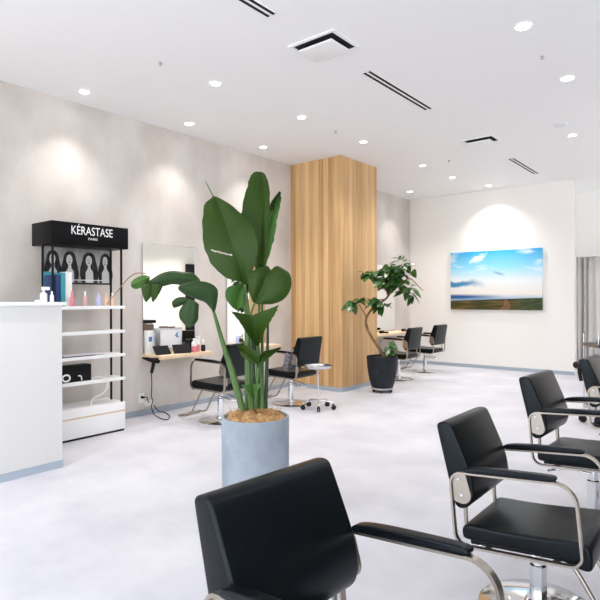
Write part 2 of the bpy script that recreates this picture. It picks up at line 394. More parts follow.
# ------------------------------------------------------------------ landscape canvas
t = thing('landscape_canvas', 'wide landscape canvas of blue sky over fields and dirt path on white wall', 'picture', (-3.535, YB, 1.09))
obj('stretched_print', B(-.835, .835, -.04, -.001, 0, 1.085, bev=.003), 'landscape', t)

# ------------------------------------------------------------------ salon chairs
def salon_chair(label, x, y, yaw, tilt, h, group, column_r=.034):
    t = thing('salon_chair', label, 'chair', (x, y, 0), yaw, group)
    UP = Matrix.Translation((0, 0, h)) @ Matrix.Rotation(-tilt, 4, 'Y')
    A = .232
    # seat
    prof = [(-.250, -.045), (-.250, -.012), (-.238, .006), (-.215, .013), (-.10, .006), (.10, .008), (.19, .016), (.226, .006), (.242, -.02), (.240, -.075), (.225, -.092), (.19, -.088), (.12, -.062), (-.23, -.055)]
    bm = new(); pad(bm, rounded(prof, 2), -.206, .206, .014); seat = obj('seat', bm, 'leather', t, xf=UP, angle=60)
    bm = new(); box(bm, -.215, .20, -.20, .20, -.066, -.050); obj('seat_pan', bm, 'black_matt', t, xf=UP)
    # backrest
    pb = [(-.315, .395), (-.316, .424), (-.288, .432), (-.254, .428), (-.241, .396), (-.220, .335), (-.192, .254), (-.179, .195), (-.178, .145), (-.190, .105), (-.215, .080), (-.250, .074), (-.270, .098), (-.284, .20)]
    bm = new(); pad(bm, rounded(pb, 2), -.217, .217, .010); bk = obj('backrest', bm, 'leather', t, xf=UP, angle=60)
    # two posts that carry the backrest from the seat
    for s in (-1, 1):
        bm = new(); tube(bm, [(-.235, s*.17, .10), (-.240, s*.17, .03), (-.235, s*.17, -.055)], .008); obj('back_post', bm, 'satin', t, xf=UP)
    for s in (-1, 1):
        # arm frame: one closed flat band
        xr, xf, zb, zt = -.265, .215, -.067, .230; path = []
        def arc(cx, cz, r, a0, a1, n=8):
            for i in range(n+1):
                a = math.radians(a0+(a1-a0)*i/n); path.append(Vector((cx+r*math.cos(a), s*A, cz+r*math.sin(a))))
        arc(xf-.075, zt-.075, .075, 90, 0); arc(xf-.045, zb+.045, .045, 0, -90)
        arc(xr+.05, zb+.05, .05, -90, -180); arc(xr+.05, zt-.05, .05, 180, 90)
        bm = new(); sweep(bm, path, [(-.012, -.004), (.012, -.004), (.012, .004), (-.012, .004)], closed=True, up=Vector((0, 1, 0)))
        # band lies flat: side = along the loop normal, so swap to width across the chair
        bm.free(); bm = new()
        N = len(path); rings = []
        for i in range(N):
            tg = (path[(i+1) % N]-path[i-1]).normalized(); nrm = Vector((tg.z, 0, -tg.x))
            rings.append([bm.verts.new(path[i]+nrm*a+Vector((0, b, 0))) for a, b in ((-.0045, -.011), (.0045, -.011), (.0045, .011), (-.0045, .011))])
        for i in range(N):
            a, b = rings[i], rings[(i+1) % N]
            for j in range(4): bm.faces.new((a[j], a[(j+1) % 4], b[(j+1) % 4], b[j]))
        fr = obj('arm_frame', bm, 'satin', t, xf=UP, angle=30)
        # armrest pad
        bm = new(); pp = [(-.196, zt+.004), (-.198, zt+.020), (-.150, zt+.029), (-.05, zt+.031), (.12, zt+.028), (.153, zt+.024), (.153, zt+.004), (.10, zt+.004), (-.15, zt+.004)]
        pad(bm, rounded(pp, 2), s*A-.019, s*A+.019, .006); obj('armrest', bm, 'leather_dark', t, xf=UP, angle=60)
        # side plate with two screws
        pl = []
        for cx, cz, r, a0, a1 in ((-.224, .205, .028, 10, 100), (-.252, .21, .006, 100, 180), (-.250, .118, .008, 180, 250), (-.221, .140, .037, 255, 370)):
            for i in range(7):
                a = math.radians(a0+(a1-a0)*i/6); pl.append((cx+r*math.cos(a), cz+r*math.sin(a)))
        bm = new(); y0, y1 = sorted((s*.217, s*.232)); prism(bm, pl, y0, y1); pt = obj('side_plate', bm, 'satin', t, xf=UP)
        for cx, cz in ((-.228, .204), (-.222, .140)):
            bm = new(); bmesh.ops.create_cone(bm, cap_ends=True, segments=12, radius1=.008, radius2=.006, depth=.006, matrix=Matrix.Translation((cx, s*.2345, cz)) @ Matrix.Rotation(PI/2, 4, 'X'))
            obj('screw', bm, 'chrome', pt, xf=UP)
    # cross rails under the seat that join the arm frames
    for xx in (-.14, .12): obj('cross_rail', B(xx-.012, xx+.012, -A, A, -.072, -.064), 'satin', t, xf=UP)
    # footrest: two bent tubes and a bar
    bm = new()
    for s in (-.12, .12):
        tube(bm, [(.14, s, h-.075), (.19, s, h-.14), (.31, s, h-.335), (.345, s, h-.375), (.41, s, h-.39), (.47, s, h-.395)], .009)
    tube(bm, [(.47, -.16, h-.395), (.47, .16, h-.395)], .016, smooth=0)
    obj('footrest', bm, 'satin', t)
    # column, base and pump lever
    bm = new(); lathe(bm, [(.05, h-.076), (.05, h-.10), (column_r*.72, h-.11), (column_r*.72, h-.19)][::-1], 24); obj('piston', bm, 'chrome', t)
    bm = new(); lathe(bm, [(column_r, .022), (column_r, h-.185), (column_r*.8, h-.18)], 28); obj('column', bm, 'chrome', t)
    bm = new(); lathe(bm, [(.235, 0), (.238, .006), (.225, .014), (.10, .024), (.055, .03), (.05, .045), (.04, .05)], 48); obj('base', bm, 'chrome', t)
    bm = new()
    tube(bm, [(.0, .035, h-.15), (-.10, .07, h-.155), (-.20, .06, h-.175), (-.26, .02, h-.185)], .007)
    tube(bm, [(.0, -.03, h-.14), (-.08, -.02, h-.14), (-.17, .0, h-.15), (-.24, .03, h-.165)], .006)
    obj('pump_lever', bm, 'chrome', t)
    return t
RG = 'salon chairs in the right hand row'; LG = 'salon chairs along the plaster wall'
salon_chair('black salon chair nearest the camera, seen from behind at the bottom', -.646, 1.038, -.079, .109, .441, RG)
salon_chair('black salon chair with whole arm loop and seat visible, second nearest in the right row', -.667, 2.395, 0, .092, .373, RG)
salon_chair('black salon chair third in the right row, seat cut by the right edge', -.672, 3.506, -.041, .078, .433, RG)
salon_chair('black salon chair farthest in the right row, mostly cut off before the curtain', -.60, 4.66, -.02, .07, .440, RG)
salon_chair('black salon chair at the mirror ledge with tablets, partly behind the tall plant', -4.357, 4.016, 3.22, .031, .421, LG)
salon_chair('black salon chair in front of the oak pillar beside the rolling tray', -4.365, 5.20, 3.16, .031, .421, LG)
salon_chair('black salon chair right behind the black ficus pot', -4.33, 7.86, PI+.03, .03, .421, LG)
salon_chair('black salon chair in the far corner nearest the canvas wall', -4.40, 8.96, PI, .03, .421, LG)

# ------------------------------------------------------------------ wall mirrors and ledges
def mirror(y0, y1, label, z1=1.94, z0=.70):
    t = thing('wall_mirror', label, 'mirror', (XL, (y0+y1)/2, z0), 0, 'frameless mirrors on the plaster wall')
    a = (y1-y0)/2; h = z1-z0
    obj('glass', B(.012, .016, -a, a, 0, h), 'mirror', t, smooth=False)
    obj('backing', B(.001, .012, -a+.004, a-.004, .004, h-.004), 'grey', t, smooth=False)
    bm = new(); w = .006
    for q in ((-a, -a+w, 0, h), (a-w, a, 0, h), (-a, a, h-w, h), (-a, a, 0, w)): box(bm, .0155, .018, *q)
    obj('edge_trim', bm, 'steel', t, smooth=False)
mirror(3.65, 4.405, 'tall wall mirror left of the big plant above the ledge with tablets')
mirror(4.935, 5.69, 'tall wall mirror hidden behind the big plant, left of the oak pillar')
mirror(7.42, 8.17, 'wall mirror just behind the oak pillar and ficus')
mirror(8.62, 9.37, 'wall mirror nearest the far corner beyond the pillar')
def ledge(y0, y1, label, d=.35, z=.685):
    t = thing('wall_ledge', label, 'shelf', (XL, (y0+y1)/2, z), 0, 'birch ledges under the mirrors')
    a = (y1-y0)/2
    obj('board', B(.001, d, -a, a, -.042, 0, bev=.003), 'birch', t)
    for s in (-1, 1):
        obj('bracket', B(.001, d-.06, s*(a-.12)-.012, s*(a-.12)+.012, -.057, -.042), 'grey', t, smooth=False)
ledge(3.64, 4.40, 'birch ledge holding tablets and bottles beneath the left mirror')
ledge(4.87, 5.63, 'birch ledge behind the plant stalks, left of the oak pillar')
ledge(7.45, 9.50, 'long birch ledge beyond the pillar behind the ficus', .40)
LZ = .685

# tablets on the left ledge
def tablet(x, y, rz, label, w=.15, lean=50):
    t = thing('tablet', label, 'tablet', (x, y, LZ), rz, 'tablets on the ledge')
    R = Matrix.Rotation(math.radians(lean), 4, 'Y')
    R = Matrix.Rotation(-math.radians(90-lean), 4, 'Y')
    obj('case', B(-.006, .006, -w/2, w/2, .003, .125, bev=.003), 'black_matt', t, xf=R)
    obj('screen', B(.0062, .0068, -w/2+.008, w/2-.008, .012, .117), 'screen', t, xf=R, smooth=False)
    bm = new(); prism(bm, [(-.085, 0), (-.012, 0), (-.055, .055)], -.03, .03); obj('stand', bm, 'white_gloss', t, smooth=False)
tablet(-5.0, 3.76, -.1, 'black tablet on white stand nearest the hair dryer', .19, 48)
tablet(-4.955, 3.985, -.35, 'black tablet on white stand in the middle of the ledge', .20, 50)
# metal box leaning at the mirror
t = thing('product_box', 'silver box with white and blue print leaning against the left mirror', 'box', (-5.16, 3.93, LZ))
obj('carton', B(-.04, .03, -.19, .19, 0, .285, bev=.003), 'steel', t)
obj('printed_panel', B(.0302, .0315, -.12, .175, .06, .265), 'paper', t, smooth=False)
bm = new(); prism(bm, [(.08, .20), (.13, .245), (.12, .19), (.145, .175), (.11, .17)], .0316, .0322, 'x'); obj('blue_print', bm, 'print_blue', t, smooth=False)
bm = new(); box(bm, -.03, .02, -.0, .10, .285, .30, bev=.003); obj('lid_tab', bm, 'brown', t)
# tall dispenser on the mirror edge
t = thing('wall_dispenser', 'tall narrow white dispenser with black cap at the left mirror edge', 'dispenser', (-5.185, 3.70, LZ))
obj('panel', B(-.03, .02, -.045, .045, 0, .27, bev=.003), 'white_card', t)
obj('band', B(-.032, .022, -.047, .047, .27, .335, bev=.003), 'brown', t)
obj('cap', B(-.04, .045, -.055, .06, .35, .385, bev=.006), 'black_matt', t)
obj('neck', B(-.02, .012, -.035, .035, .335, .352), 'steel', t)
bm = new()
for yy, zz, a, b in ((0, .17, .022, .055),): box(bm, .0202, .0208, yy-a, yy+a, zz-b/2, zz+b/2)
obj('blue_print', bm, 'print_blue', t, smooth=False)
def bottle(x, y, z, r, h, m, label, cap='white_gloss', caph=.3, group=None, n=18):
    t = thing('bottle', label, 'bottle', (x, y, z), 0, group)
    b = h*(1-caph)
    bm = new(); lathe(bm, [(r*.92, 0), (r, .006), (r, b*.82), (r*.85, b*.93), (r*.5, b)], n); obj('flask', bm, m, t)
    bm = new(); lathe(bm, [(r*.45, b), (r*.5, b+.004), (r*.5, h-.004), (r*.42, h)], n); obj('cap', bm, cap, t)
    return t
def spray(x, y, z, label, r=.032, h=.13):
    t = thing('spray_bottle', label, 'bottle', (x, y, z))
    bm = new(); lathe(bm, [(r*.92, 0), (r, .005), (r, h*.55)], 20); obj('liquid', bm, 'pink', t)
    bm = new(); lathe(bm, [(r, h*.552), (r*.98, h*.85), (r*.4, h)], 20); obj('flask', bm, 'clear', t)
    bm = new(); box(bm, -.012, .03, -.012, .012, h, h+.03, bev=.003); box(bm, .02, .028, -.004, .004, h-.035, h); obj('trigger', bm, 'white_gloss', t)
spray(-4.97, 4.165, LZ, 'clear spray bottle with pink liquid on the left ledge')
spray(-5.00, 4.245, LZ, 'smaller clear bottle with pink liquid beside the spray bottle', .026, .15)
bottle(-4.985, 4.315, LZ, .026, .14, 'black_matt', 'black and white bottle at the right end of the left ledge', 'white_gloss', .45)
o = obj('black_pouch', B(-5.10, -5.02, 4.13, 4.22, LZ, LZ+.15, bev=.006), 'black_matt'); tag(o, 'black upright pouch behind the pink bottles against the mirror', 'pouch')

# hair dryer hung at the ledge end, with its cable and the plug box
t = thing('hair_dryer', 'black hair dryer hanging at the left end of the ledge', 'hair dryer', (-4.96, 3.585, .64), 0, 'hair dryers')
bm = new(); tube(bm, [(.02, -.10, .03), (.01, -.04, .012), (0, .02, 0), (0, .07, -.005)], .032, 14, scales=(.55, 1.1)); obj('barrel', bm, 'black_matt', t)
bm = new(); tube(bm, [(0, .01, -.02), (.005, -.005, -.07), (.0, -.02, -.135)], .019, 12, scales=(1.1, .85)); obj('handle', bm, 'black_matt', t)
bm = new(); tube(bm, [(.02, -.10, .03), (.03, -.15, .042)], .016, 10, smooth=0, scales=(1, .6)); obj('nozzle', bm, 'black_matt', t)
bm = new(); tube(bm, [(0, .04, 0), (-.02, .075, .0), (-.03, .12, .015)], .012, 8); obj('holder', bm, 'steel', t)
def P(px, py, x):   # survey point on the plane x = const
    k = (px-300)/FPX; d = x/(k*math.cos(TH)-math.sin(TH)); return W(px, py, d)
bm = new()
pts = [Vector((-4.96, 3.565, .50)), P(151.5, 385, -5.0), P(151, 395, -5.03), P(152.5, 401, -5.05), P(151, 406, -5.03), P(154, 414, -4.98)]
p = W(161, 418.5, 5.92); p.z = .008; pts.append(p)
for px, py in ((167, 419), (169, 415.5), (164, 411.5)):
    d = FPX*(CAMZ-.008)/(py-HOR); pts.append(W(px, py, d))
pts += [P(159, 411, -5.06), P(153, 404.5, -5.1)]
tube(bm, pts, .005, 6, 5); o = obj('power_cord', bm, 'black_matt'); tag(o, 'black hair dryer cord looping down to the floor below the left ledge', 'cord')
q = P(154, 403.5, -5.13); o = obj('socket_strip', B(XL+.001, XL+.035, q.y-.055, q.y+.055, q.z-.03, q.z+.03, bev=.006), 'white_gloss'); tag(o, 'small white plug block on the wall where the black cords meet', 'plug')
q = P(141, 397.5, XL)
t = thing('wall_outlet', 'white wall outlet with black plug low on the plaster wall', 'outlet', q)
obj('cover', B(.001, .008, -.035, .035, -.055, .055, bev=.003), 'white_gloss', t)
bm = new(); tube(bm, [(.008, 0, .01), (.05, .0, .012)], .016, 10, smooth=0, scales=(1, .7)); obj('plug', bm, 'black_matt', t)
bm = new(); r = P(154, 403, -5.11)-q; tube(bm, [(.045, 0, .012), (.06, .03, .012), (.05, r.y*.6, r.z*.3), (.04, r.y, r.z)], .005, 6); obj('cord', bm, 'black_matt', t)

# second ledge: small plant and a bottle
t = thing('succulent', 'tiny green plant on the ledge behind the big plant', 'plant', (-5.0, 4.99, LZ))
bm = new(); lathe(bm, [(.022, 0), (.03, .045), (.027, .045)], 18); obj('pot', bm, 'white_gloss', t)
bm = new()
for i in range(14):
    a = 2*PI*i/14*1.6; L = .05+.03*random.random(); e = .4+.7*random.random()
    tip = Vector((math.cos(a)*L*math.cos(e), math.sin(a)*L*math.cos(e), .045+L*math.sin(e)))
    s = Vector((-math.sin(a), math.cos(a), 0))*.009; mid = Vector((0, 0, .045)).lerp(tip, .5)+Vector((0, 0, .008))
    vs = [bm.verts.new(v) for v in (Vector((0, 0, .043)), mid+s, tip, mid-s)]; bm.faces.new(vs)
obj('foliage', bm, 'ficus', t, smooth=False)
bottle(-5.03, 4.925, LZ, .022, .20, 'lavender', 'pale blue bottle left of the tiny plant on the second ledge', 'white_gloss', .3)
# far ledge: two dryers
for x, y, l in ((-4.98, 8.45, 'black hair dryer lying on the far ledge beside the pillar'), (-4.95, 9.2, 'black hair dryer on the far ledge behind the salon chairs')):
    t = thing('hair_dryer', l, 'hair dryer', (x, y, LZ+.028), .2, 'hair dryers')
    bm = new(); tube(bm, [(0, -.09, 0), (0, 0, .002), (0, .06, 0)], .026, 12, scales=(1.05, .8)); obj('barrel', bm, 'black_matt', t)
    bm = new(); tube(bm, [(0, -.05, .0), (.04, -.03, -.008), (.11, .02, -.012)], .015, 10); obj('handle', bm, 'black_matt', t)
bottle(-5.02, 8.06, LZ, .022, .12, 'pink', 'small dark pink bottle on the far ledge beside the oak pillar', 'black_matt', .3)

# cushion on the chair before the pillar
t = thing('cushion', 'grey patterned cushion leaning in the chair before the oak pillar', 'cushion', (-4.285, 5.10, .44), 3.16)
bm = new(); box(bm, -.05, .03, -.15, .15, 0, .24, bev=.028, seg=4); obj('cover', bm, 'grey_fabric', t, xf=Matrix.Rotation(-.28, 4, 'Y') @ Matrix.Translation((0.0, 0, .012)))

# ------------------------------------------------------------------ round tray trolley
t = thing('tray_trolley', 'chrome rolling trolley with round steel tray before the oak pillar', 'trolley', (-3.905, 5.15, 0))
bm = new(); lathe(bm, [(.02, .485), (.145, .487), (.155, .494), (.16, .515), (.163, .515), (.158, .491), (.146, .481), (.02, .478)], 36, capb=True, capt=True); obj('tray', bm, 'steel', t)
bm = new(); lathe(bm, [(.008, .10), (.008, .478)], 14); obj('pole', bm, 'chrome', t)
for k in range(5):
    a = 2*PI*k/5+.35; c, s = math.cos(a), math.sin(a)
    bm = new(); tube(bm, [(0, 0, .105), (.08*c, .08*s, .10), (.17*c, .17*s, .085), (.185*c, .185*s, .06)], .009); lg = obj('leg', bm, 'chrome', t)
    bm = new()
    for q in (-.011, .011):
        bmesh.ops.create_cone(bm, cap_ends=True, segments=18, radius1=.026, radius2=.026, depth=.014, matrix=Matrix.Translation((.19*c-s*q, .19*s+c*q, .0265)) @ Matrix.Rotation(a, 4, 'Z') @ Matrix.Rotation(PI/2, 4, 'X'))
    box(bm, .185*c-.012, .185*c+.012, .185*s-.012, .185*s+.012, .03, .066, bev=.005)
    obj('caster', bm, 'rubber', lg)
t = thing('tint_bowl', 'small pale bowl on the round steel tray', 'bowl', (-3.93, 5.12, .4915))
bm = new(); lathe(bm, [(.025, 0), (.045, .03), (.047, .034), (.042, .032), (.022, .006)], 20, capt=True); obj('bowl', bm, 'clear', t)

# ------------------------------------------------------------------ branded display unit
DY0, DY1 = 2.39, 3.115; DX0, DX1 = -5.12, -4.78
t = thing('display_unit', 'tall retail display shelf with black illuminated style header and white shelves on the left wall', 'display shelf', (-4.95, 2.752, 0))
t['label'] = 'tall product display shelf with black lettered header and white shelves'
ox, oy = -4.95, 2.752
def D(x0, x1, y0, y1, z0, z1, **k): return B(x0-ox, x1-ox, y0-oy, y1-oy, z0, z1, **k)
hd = obj('header', D(-5.16, -4.78, DY0-.005, DY1+.05, 1.803, 2.012, bev=.003), 'black', t)
def text(body, size, y0, width, z, x, parent, name):
    cu = bpy.data.curves.new(name, 'FONT'); cu.body = body; cu.size = size; cu.extrude = .0008; cu.resolution_u = 4
    tmp = bpy.data.objects.new(name, cu); COL.objects.link(tmp)
    dg = bpy.context.evaluated_depsgraph_get(); me = bpy.data.meshes.new_from_object(tmp.evaluated_get(dg))
    COL.objects.unlink(tmp); bpy.data.objects.remove(tmp)
    xs = [v.co.x for v in me.vertices]; k = width/(max(xs)-min(xs)); x_0 = min(xs)
    for v in me.vertices:
        c = v.co.copy(); v.co = Vector((x+c.z, y0+(c.x-x_0)*k, z+c.y))
    o = bpy.data.objects.new(name, me); COL.objects.link(o); me.materials.append(M['white_gloss']); o.parent = parent
    return o
text('K\u00c9RASTASE', .112, 2.569-oy, .420, 1.906, -4.7785-ox, hd, 'brand_lettering')
text('PARIS', .030, 2.735-oy, .095, 1.862, -4.7785-ox, hd, 'city_lettering')
for nm, xx in (('front', -4.80), ('rear', -4.985)):
    for yy in (DY0+.012, DY1-.018): obj('post', D(xx-.008, xx+.008, yy-.008, yy+.008, .285, 1.804), 'black_matt', t, smooth=False)
SH = [1.226, .987, .754, .520]
for z in SH: obj('shelf', D(-5.02, DX1, DY0, DY1+.012, z-.016, z+.014, bev=.002), 'white', t)
obj('cabinet', D(DX0, DX1, DY0-.01, DY1+.01, .02, .287, bev=.002), 'white', t)
obj('wood_strip', D(DX1-.002, DX1+.002, DY0-.008, DY1+.008, .196, .210), 'edge_wood', t, smooth=False)
obj('plinth', D(DX0+.02, DX1-.008, DY0, DY1, 0, .02), 'black_matt', t, smooth=False)
# poster (generic portrait print)
t = thing('poster', 'black and white poster of four long haired women above the top shelf', 'poster', (-4.999, 2.752, 1.45))
obj('panel', B(-.003, .003, -.352, .352, 0, .345), 'poster_bg', t, smooth=False)
obj('lower_band', B(.0031, .0037, -.352, .352, 0, .014), 'black_matt', t, smooth=False)
def ell(bm, cy, cz, a, b, x0, x1, n=22, pw=1): prism(bm, [(cy+a*math.cos(2*PI*i/n), cz+b*math.sin(2*PI*i/n)) for i in range(n)], x0, x1, 'x')
for cy, tw in ((-.25, .95), (-.085, 1.0), (.115, 1.1), (.29, .9)):
    bm = new(); hp = []
    for i in range(26):
        u = i/25; a = PI*u; hp.append((cy+.062*tw*math.cos(a), .24+.075*math.sin(a)))
    hp += [(cy-.085*tw, .16), (cy-.088*tw, .09), (cy-.07*tw, .016), (cy+.08*tw, .016), (cy+.092*tw, .10), (cy+.08*tw, .17)]
    prism(bm, hp, .0032, .0040, 'x'); pr = obj('portrait', bm, 'hair', t, smooth=False)
    bm = new(); ell(bm, cy-.004, .232, .030*tw, .050, .0041, .0045); obj('face', bm, 'face', pr, smooth=False)
    bm = new(); prism(bm, [(cy-.014, .19), (cy+.012, .19), (cy+.016, .155), (cy+.04, .12), (cy+.045, .018), (cy-.04, .018), (cy-.038, .12), (cy-.016, .155)], .0041, .0044, 'x'); obj('neckline', bm, 'face', pr, smooth=False)
    bm = new()
    for dy in (-.013, .009): ell(bm, cy-.004+dy, .243, .006, .0032, .0046, .0048, 10)
    ell(bm, cy-.005, .207, .010, .0042, .0046, .0048, 12); prism(bm, [(cy-.006, .236), (cy-.001, .220), (cy-.010, .219)], .0046, .0047, 'x')
    obj('features', bm, 'hair', pr, smooth=False)
bm = new(); ell(bm, -.06, .040, .010, .010, .0046, .0050)
for i in range(24): box(bm, .0046, .0050, -.04+i*.0125, -.04+i*.0125+.009, .036, .045)
obj('caption_line', bm, 'paper', t, smooth=False)
# products on the top shelf
ZS = SH[0]+.014
def carton(y0, y1, x0, x1, h, m, label):
    o = obj('product_carton', B(x0, x1, y0, y1, ZS, ZS+h, bev=.002), m); tag(o, label, 'box', 'cartons on the top display shelf'); return o
carton(2.400, 2.450, -4.95, -4.86, .285, 'navy', 'dark blue product carton leftmost on the top display shelf')
carton(2.455, 2.500, -4.96, -4.85, .29, 'navy', 'dark blue product carton second from the left on the top display shelf')
carton(2.505, 2.548, -4.97, -4.85, .31, 'teal', 'teal product carton between the blue and white ones on the top display shelf')
carton(2.553, 2.622, -4.97, -4.87, .32, 'white_card', 'tall white product carton right of the teal one on the top display shelf')
carton(2.405, 2.50, -4.985, -4.972, .32, 'teal', 'thin teal carton behind the dark blue ones on the top display shelf')
BG = 'bottles on the top display shelf'
bottle(-4.83, 2.60, ZS, .020, .14, 'pink', 'pink bottle before the white carton on the display shelf', 'pink', .35, BG)
bottle(-4.86, 2.745, ZS, .019, .14, 'rose', 'dusty rose bottle in the middle of the display shelf', 'white_gloss', .3, BG)
bottle(-4.86, 2.885, ZS, .021, .12, 'lavender', 'lavender bottle on the display shelf', 'lavender', .25, BG)
bottle(-4.86, 2.965, ZS, .018, .13, 'peach', 'peach bottle on the display shelf, left of the pair by the post', 'peach', .3, BG)
bottle(-4.85, 3.03, ZS, .018, .13, 'peach', 'peach bottle closest to the right black post', 'white_gloss', .3, BG)
# papers, black box and cables lower down
z3 = SH[2]+.014
for i, (m, y0, y1, l) in enumerate((('dark_paper', 2.46, 2.82, 'dark magazine lying on the third display shelf'), ('paper', 2.52, 2.93, 'pale booklet on top of the dark magazine'))):
    o = obj('magazine', B(-4.99+.02*i, -4.80-.02*i, y0, y1, z3+.008*i, z3+.008*(i+1)), m, smooth=False); tag(o, l, 'magazine', 'magazines on the display')
z4 = SH[3]+.014
t = thing('black_case', 'black case on the fourth display shelf', 'case', (-4.88, 2.66, z4))
obj('body', B(-.06, .05, -.19, .13, 0, .155, bev=.004), 'black_matt', t)
bm = new(); sweep(bm, [(.06, -.125+.036*math.cos(2*PI*i/24), .045+.030*math.sin(2*PI*i/24)) for i in range(24)], circ(.008, 8), closed=True, up=Vector((1, 0, 0))); obj('pale_loop', bm, 'white_gloss', t)
bm = new(); tube(bm, [(.054, -.005, .055), (.058, .02, .05), (.056, .03, .012)], .006, 8); obj('pale_clip', bm, 'white_gloss', t)
bm = new(); tube(bm, [(-4.83, 2.795, z4+.006), (-4.80, 2.84, z4+.03), (-4.775, 2.90, z4+.008), (-4.765, 2.92, z4-.07), (-4.77, 2.87, .40), (-4.80, 2.79, .36), (-4.82, 2.78, .294)], .005, 8)
o = obj('white_cable', bm, 'white_gloss'); tag(o, 'white cable hanging from the black case down to the cabinet top', 'cable')
# pump bottle and small bottle on the counter
t = thing('pump_bottle', 'white pump bottle at the end of the reception counter', 'bottle', (-4.20, 2.03, 1.283))
bm = new(); lathe(bm, [(.024, 0), (.026, .006), (.026, .062), (.010, .078)], 20); obj('flask', bm, 'white_gloss', t)
bm = new(); lathe(bm, [(.008, .078), (.008, .10)], 12); box(bm, -.012, .012, -.012, .045, .092, .118, bev=.004); obj('pump_head', bm, 'white_gloss', t)
bottle(-4.20, 2.095, 1.283, .015, .085, 'white_gloss', 'small white bottle beside the pump bottle on the counter', 'white_gloss', .3)
o = obj('card_holder', B(-4.22, -4.18, 1.97, 1.995, 1.283, 1.301, bev=.002), 'clear'); tag(o, 'tiny clear card holder left of the pump bottle on the counter', 'holder')

# ------------------------------------------------------------------ bird-of-paradise plant
PD = 3.4
pc = W(255, 414, PD); PX, PY = pc.x, pc.y
t = thing('bird_of_paradise', 'tall big leaved green plant in a grey concrete planter', 'plant', (PX, PY, 0))
base = Vector((PX, PY, 0))
bm = new(); Rr = .208; Rz = .575
lathe(bm, [(.195, 0), (.203, .01), (.208, .2), (.210, Rz-.012), (.207, Rz), (.196, Rz), (.192, Rz-.01), (.190, .50)], 56, capt=True); obj('planter', bm, 'pot_grey', t)
bm = new(); bmesh.ops.create_uvsphere(bm, u_segments=56, v_segments=24, radius=1)
for v in bm.verts:
    c = v.co; r = math.hypot(c.x, c.y); a = math.atan2(c.y, c.x)
    n = .5+.5*math.sin(5*a+1.3)*math.cos(7*r+a*2)
    v.co = Vector((c.x*.188, c.y*.188, .535+(c.z*.055 if c.z > 0 else c.z*.03)+(.028*n*(c.z > 0))+random.uniform(-.006, .006)*(c.z > 0)))
for k in range(260):                        # loose fibres
    a = random.uniform(0, 2*PI); r = .17*math.sqrt(random.random()); p = Vector((r*math.cos(a), r*math.sin(a), .585+.03*random.random()*(1-r/.2)))
    d = Vector((random.uniform(-1, 1), random.uniform(-1, 1), random.uniform(-.2, .5))).normalized()*random.uniform(.015, .035)
    if (p+d).xy.length > .19: continue
    tube(bm, [p-Vector((0, 0, .01)), p+d*.5+Vector((0, 0, .006)), p+d], .0018, 4, 2)
o = obj('coir_mulch', bm, 'coir', t); o['kind'] = 'stuff'

def blade(stations, m='leaf', parent=t, org=base, bulge=.012, tears=(), petiole=None, pr=.008, rag=0, name='leaf', rib=True):
    """stations from leaf base to tip: three room points each (left edge, midrib, right edge)"""
    per = 22 if tears else 7; cl = smooth_path([a for a, b, c in stations], per); cc = smooth_path([b for a, b, c in stations], per); cr = smooth_path([c for a, b, c in stations], per)
    N = len(cc); H = 26 if tears else 10; bm = new(); uvl = bm.loops.layers.uv.new('UVMap'); prm = {}; grid = []
    for i in range(N):
        sv = i/(N-1); row = []
        e = (cr[i]-cl[i]); wdt = e.length
        tg = cc[min(i+1, N-1)]-cc[max(i-1, 0)]
        nrm = e.cross(tg); nrm = nrm.normalized() if nrm.length > 1e-9 else Vector((0, -1, 0))
        if nrm.dot(FW) > 0: nrm = -nrm
        for j in range(-H, H+1):
            f = abs(j)/H; edge = cl[i] if j < 0 else cr[i]
            if rag: edge = edge+(edge-cc[i])*(rag*math.sin(41*sv+(2 if j < 0 else 0))+rag*.7*math.sin(67*sv+j))
            q = cc[i].lerp(edge, f)+nrm*(bulge*math.sin(PI*f)*min(1, wdt/.12))
            v = bm.verts.new(q-org); prm[v] = (.5+.5*j/H, sv); row.append(v)
        grid.append(row)
    for i in range(N-1):
        for j in range(2*H):
            sv = (i+.5)/(N-1); f = (j+.5)/H-1
            if any((f-f0)*(f1-f0) >= 0 and abs(f-f0) <= abs(f1-f0) and abs(sv-(s0+(s1-s0)*(f-f0)/(f1-f0))) < wd*.5 for f0, s0, f1, s1, wd in tears): continue
            fc = bm.faces.new((grid[i][j], grid[i][j+1], grid[i+1][j+1], grid[i+1][j]))
            for lp in fc.loops: lp[uvl].uv = prm[lp.vert]
    lf = obj(name, bm, m, parent, angle=180)
    if rib:
        bm = new(); tube(bm, [b-org for a, b, c in stations], .0035, 8, per, scales=(1.2, .3)); obj('midrib', bm, 'leaf_rib', lf)
    if petiole:
        bm = new(); tube(bm, [p-org for p in petiole], pr, 10, 6, scales=(1.5, .8)); obj('stalk', bm, 'stalk', lf)
    return lf
def S(dd, *st, fold=.03):
    """(left x, y), (rib x, y), (right x, y), optional extra depth -> room points; edges stand fold metres nearer than the rib"""
    out = []
    for k in st:
        e = k[6] if len(k) > 6 else 0
        out.append((Q(k[0], k[1], dd+e-fold), Q(k[2], k[3], dd+e), Q(k[4], k[5], dd+e-fold)))
    return out
cam_n = -FW
def Q(px, py, dd=0): return W(px, py, PD+dd)
def root(px, dd=0): return Q(px, 408, dd)
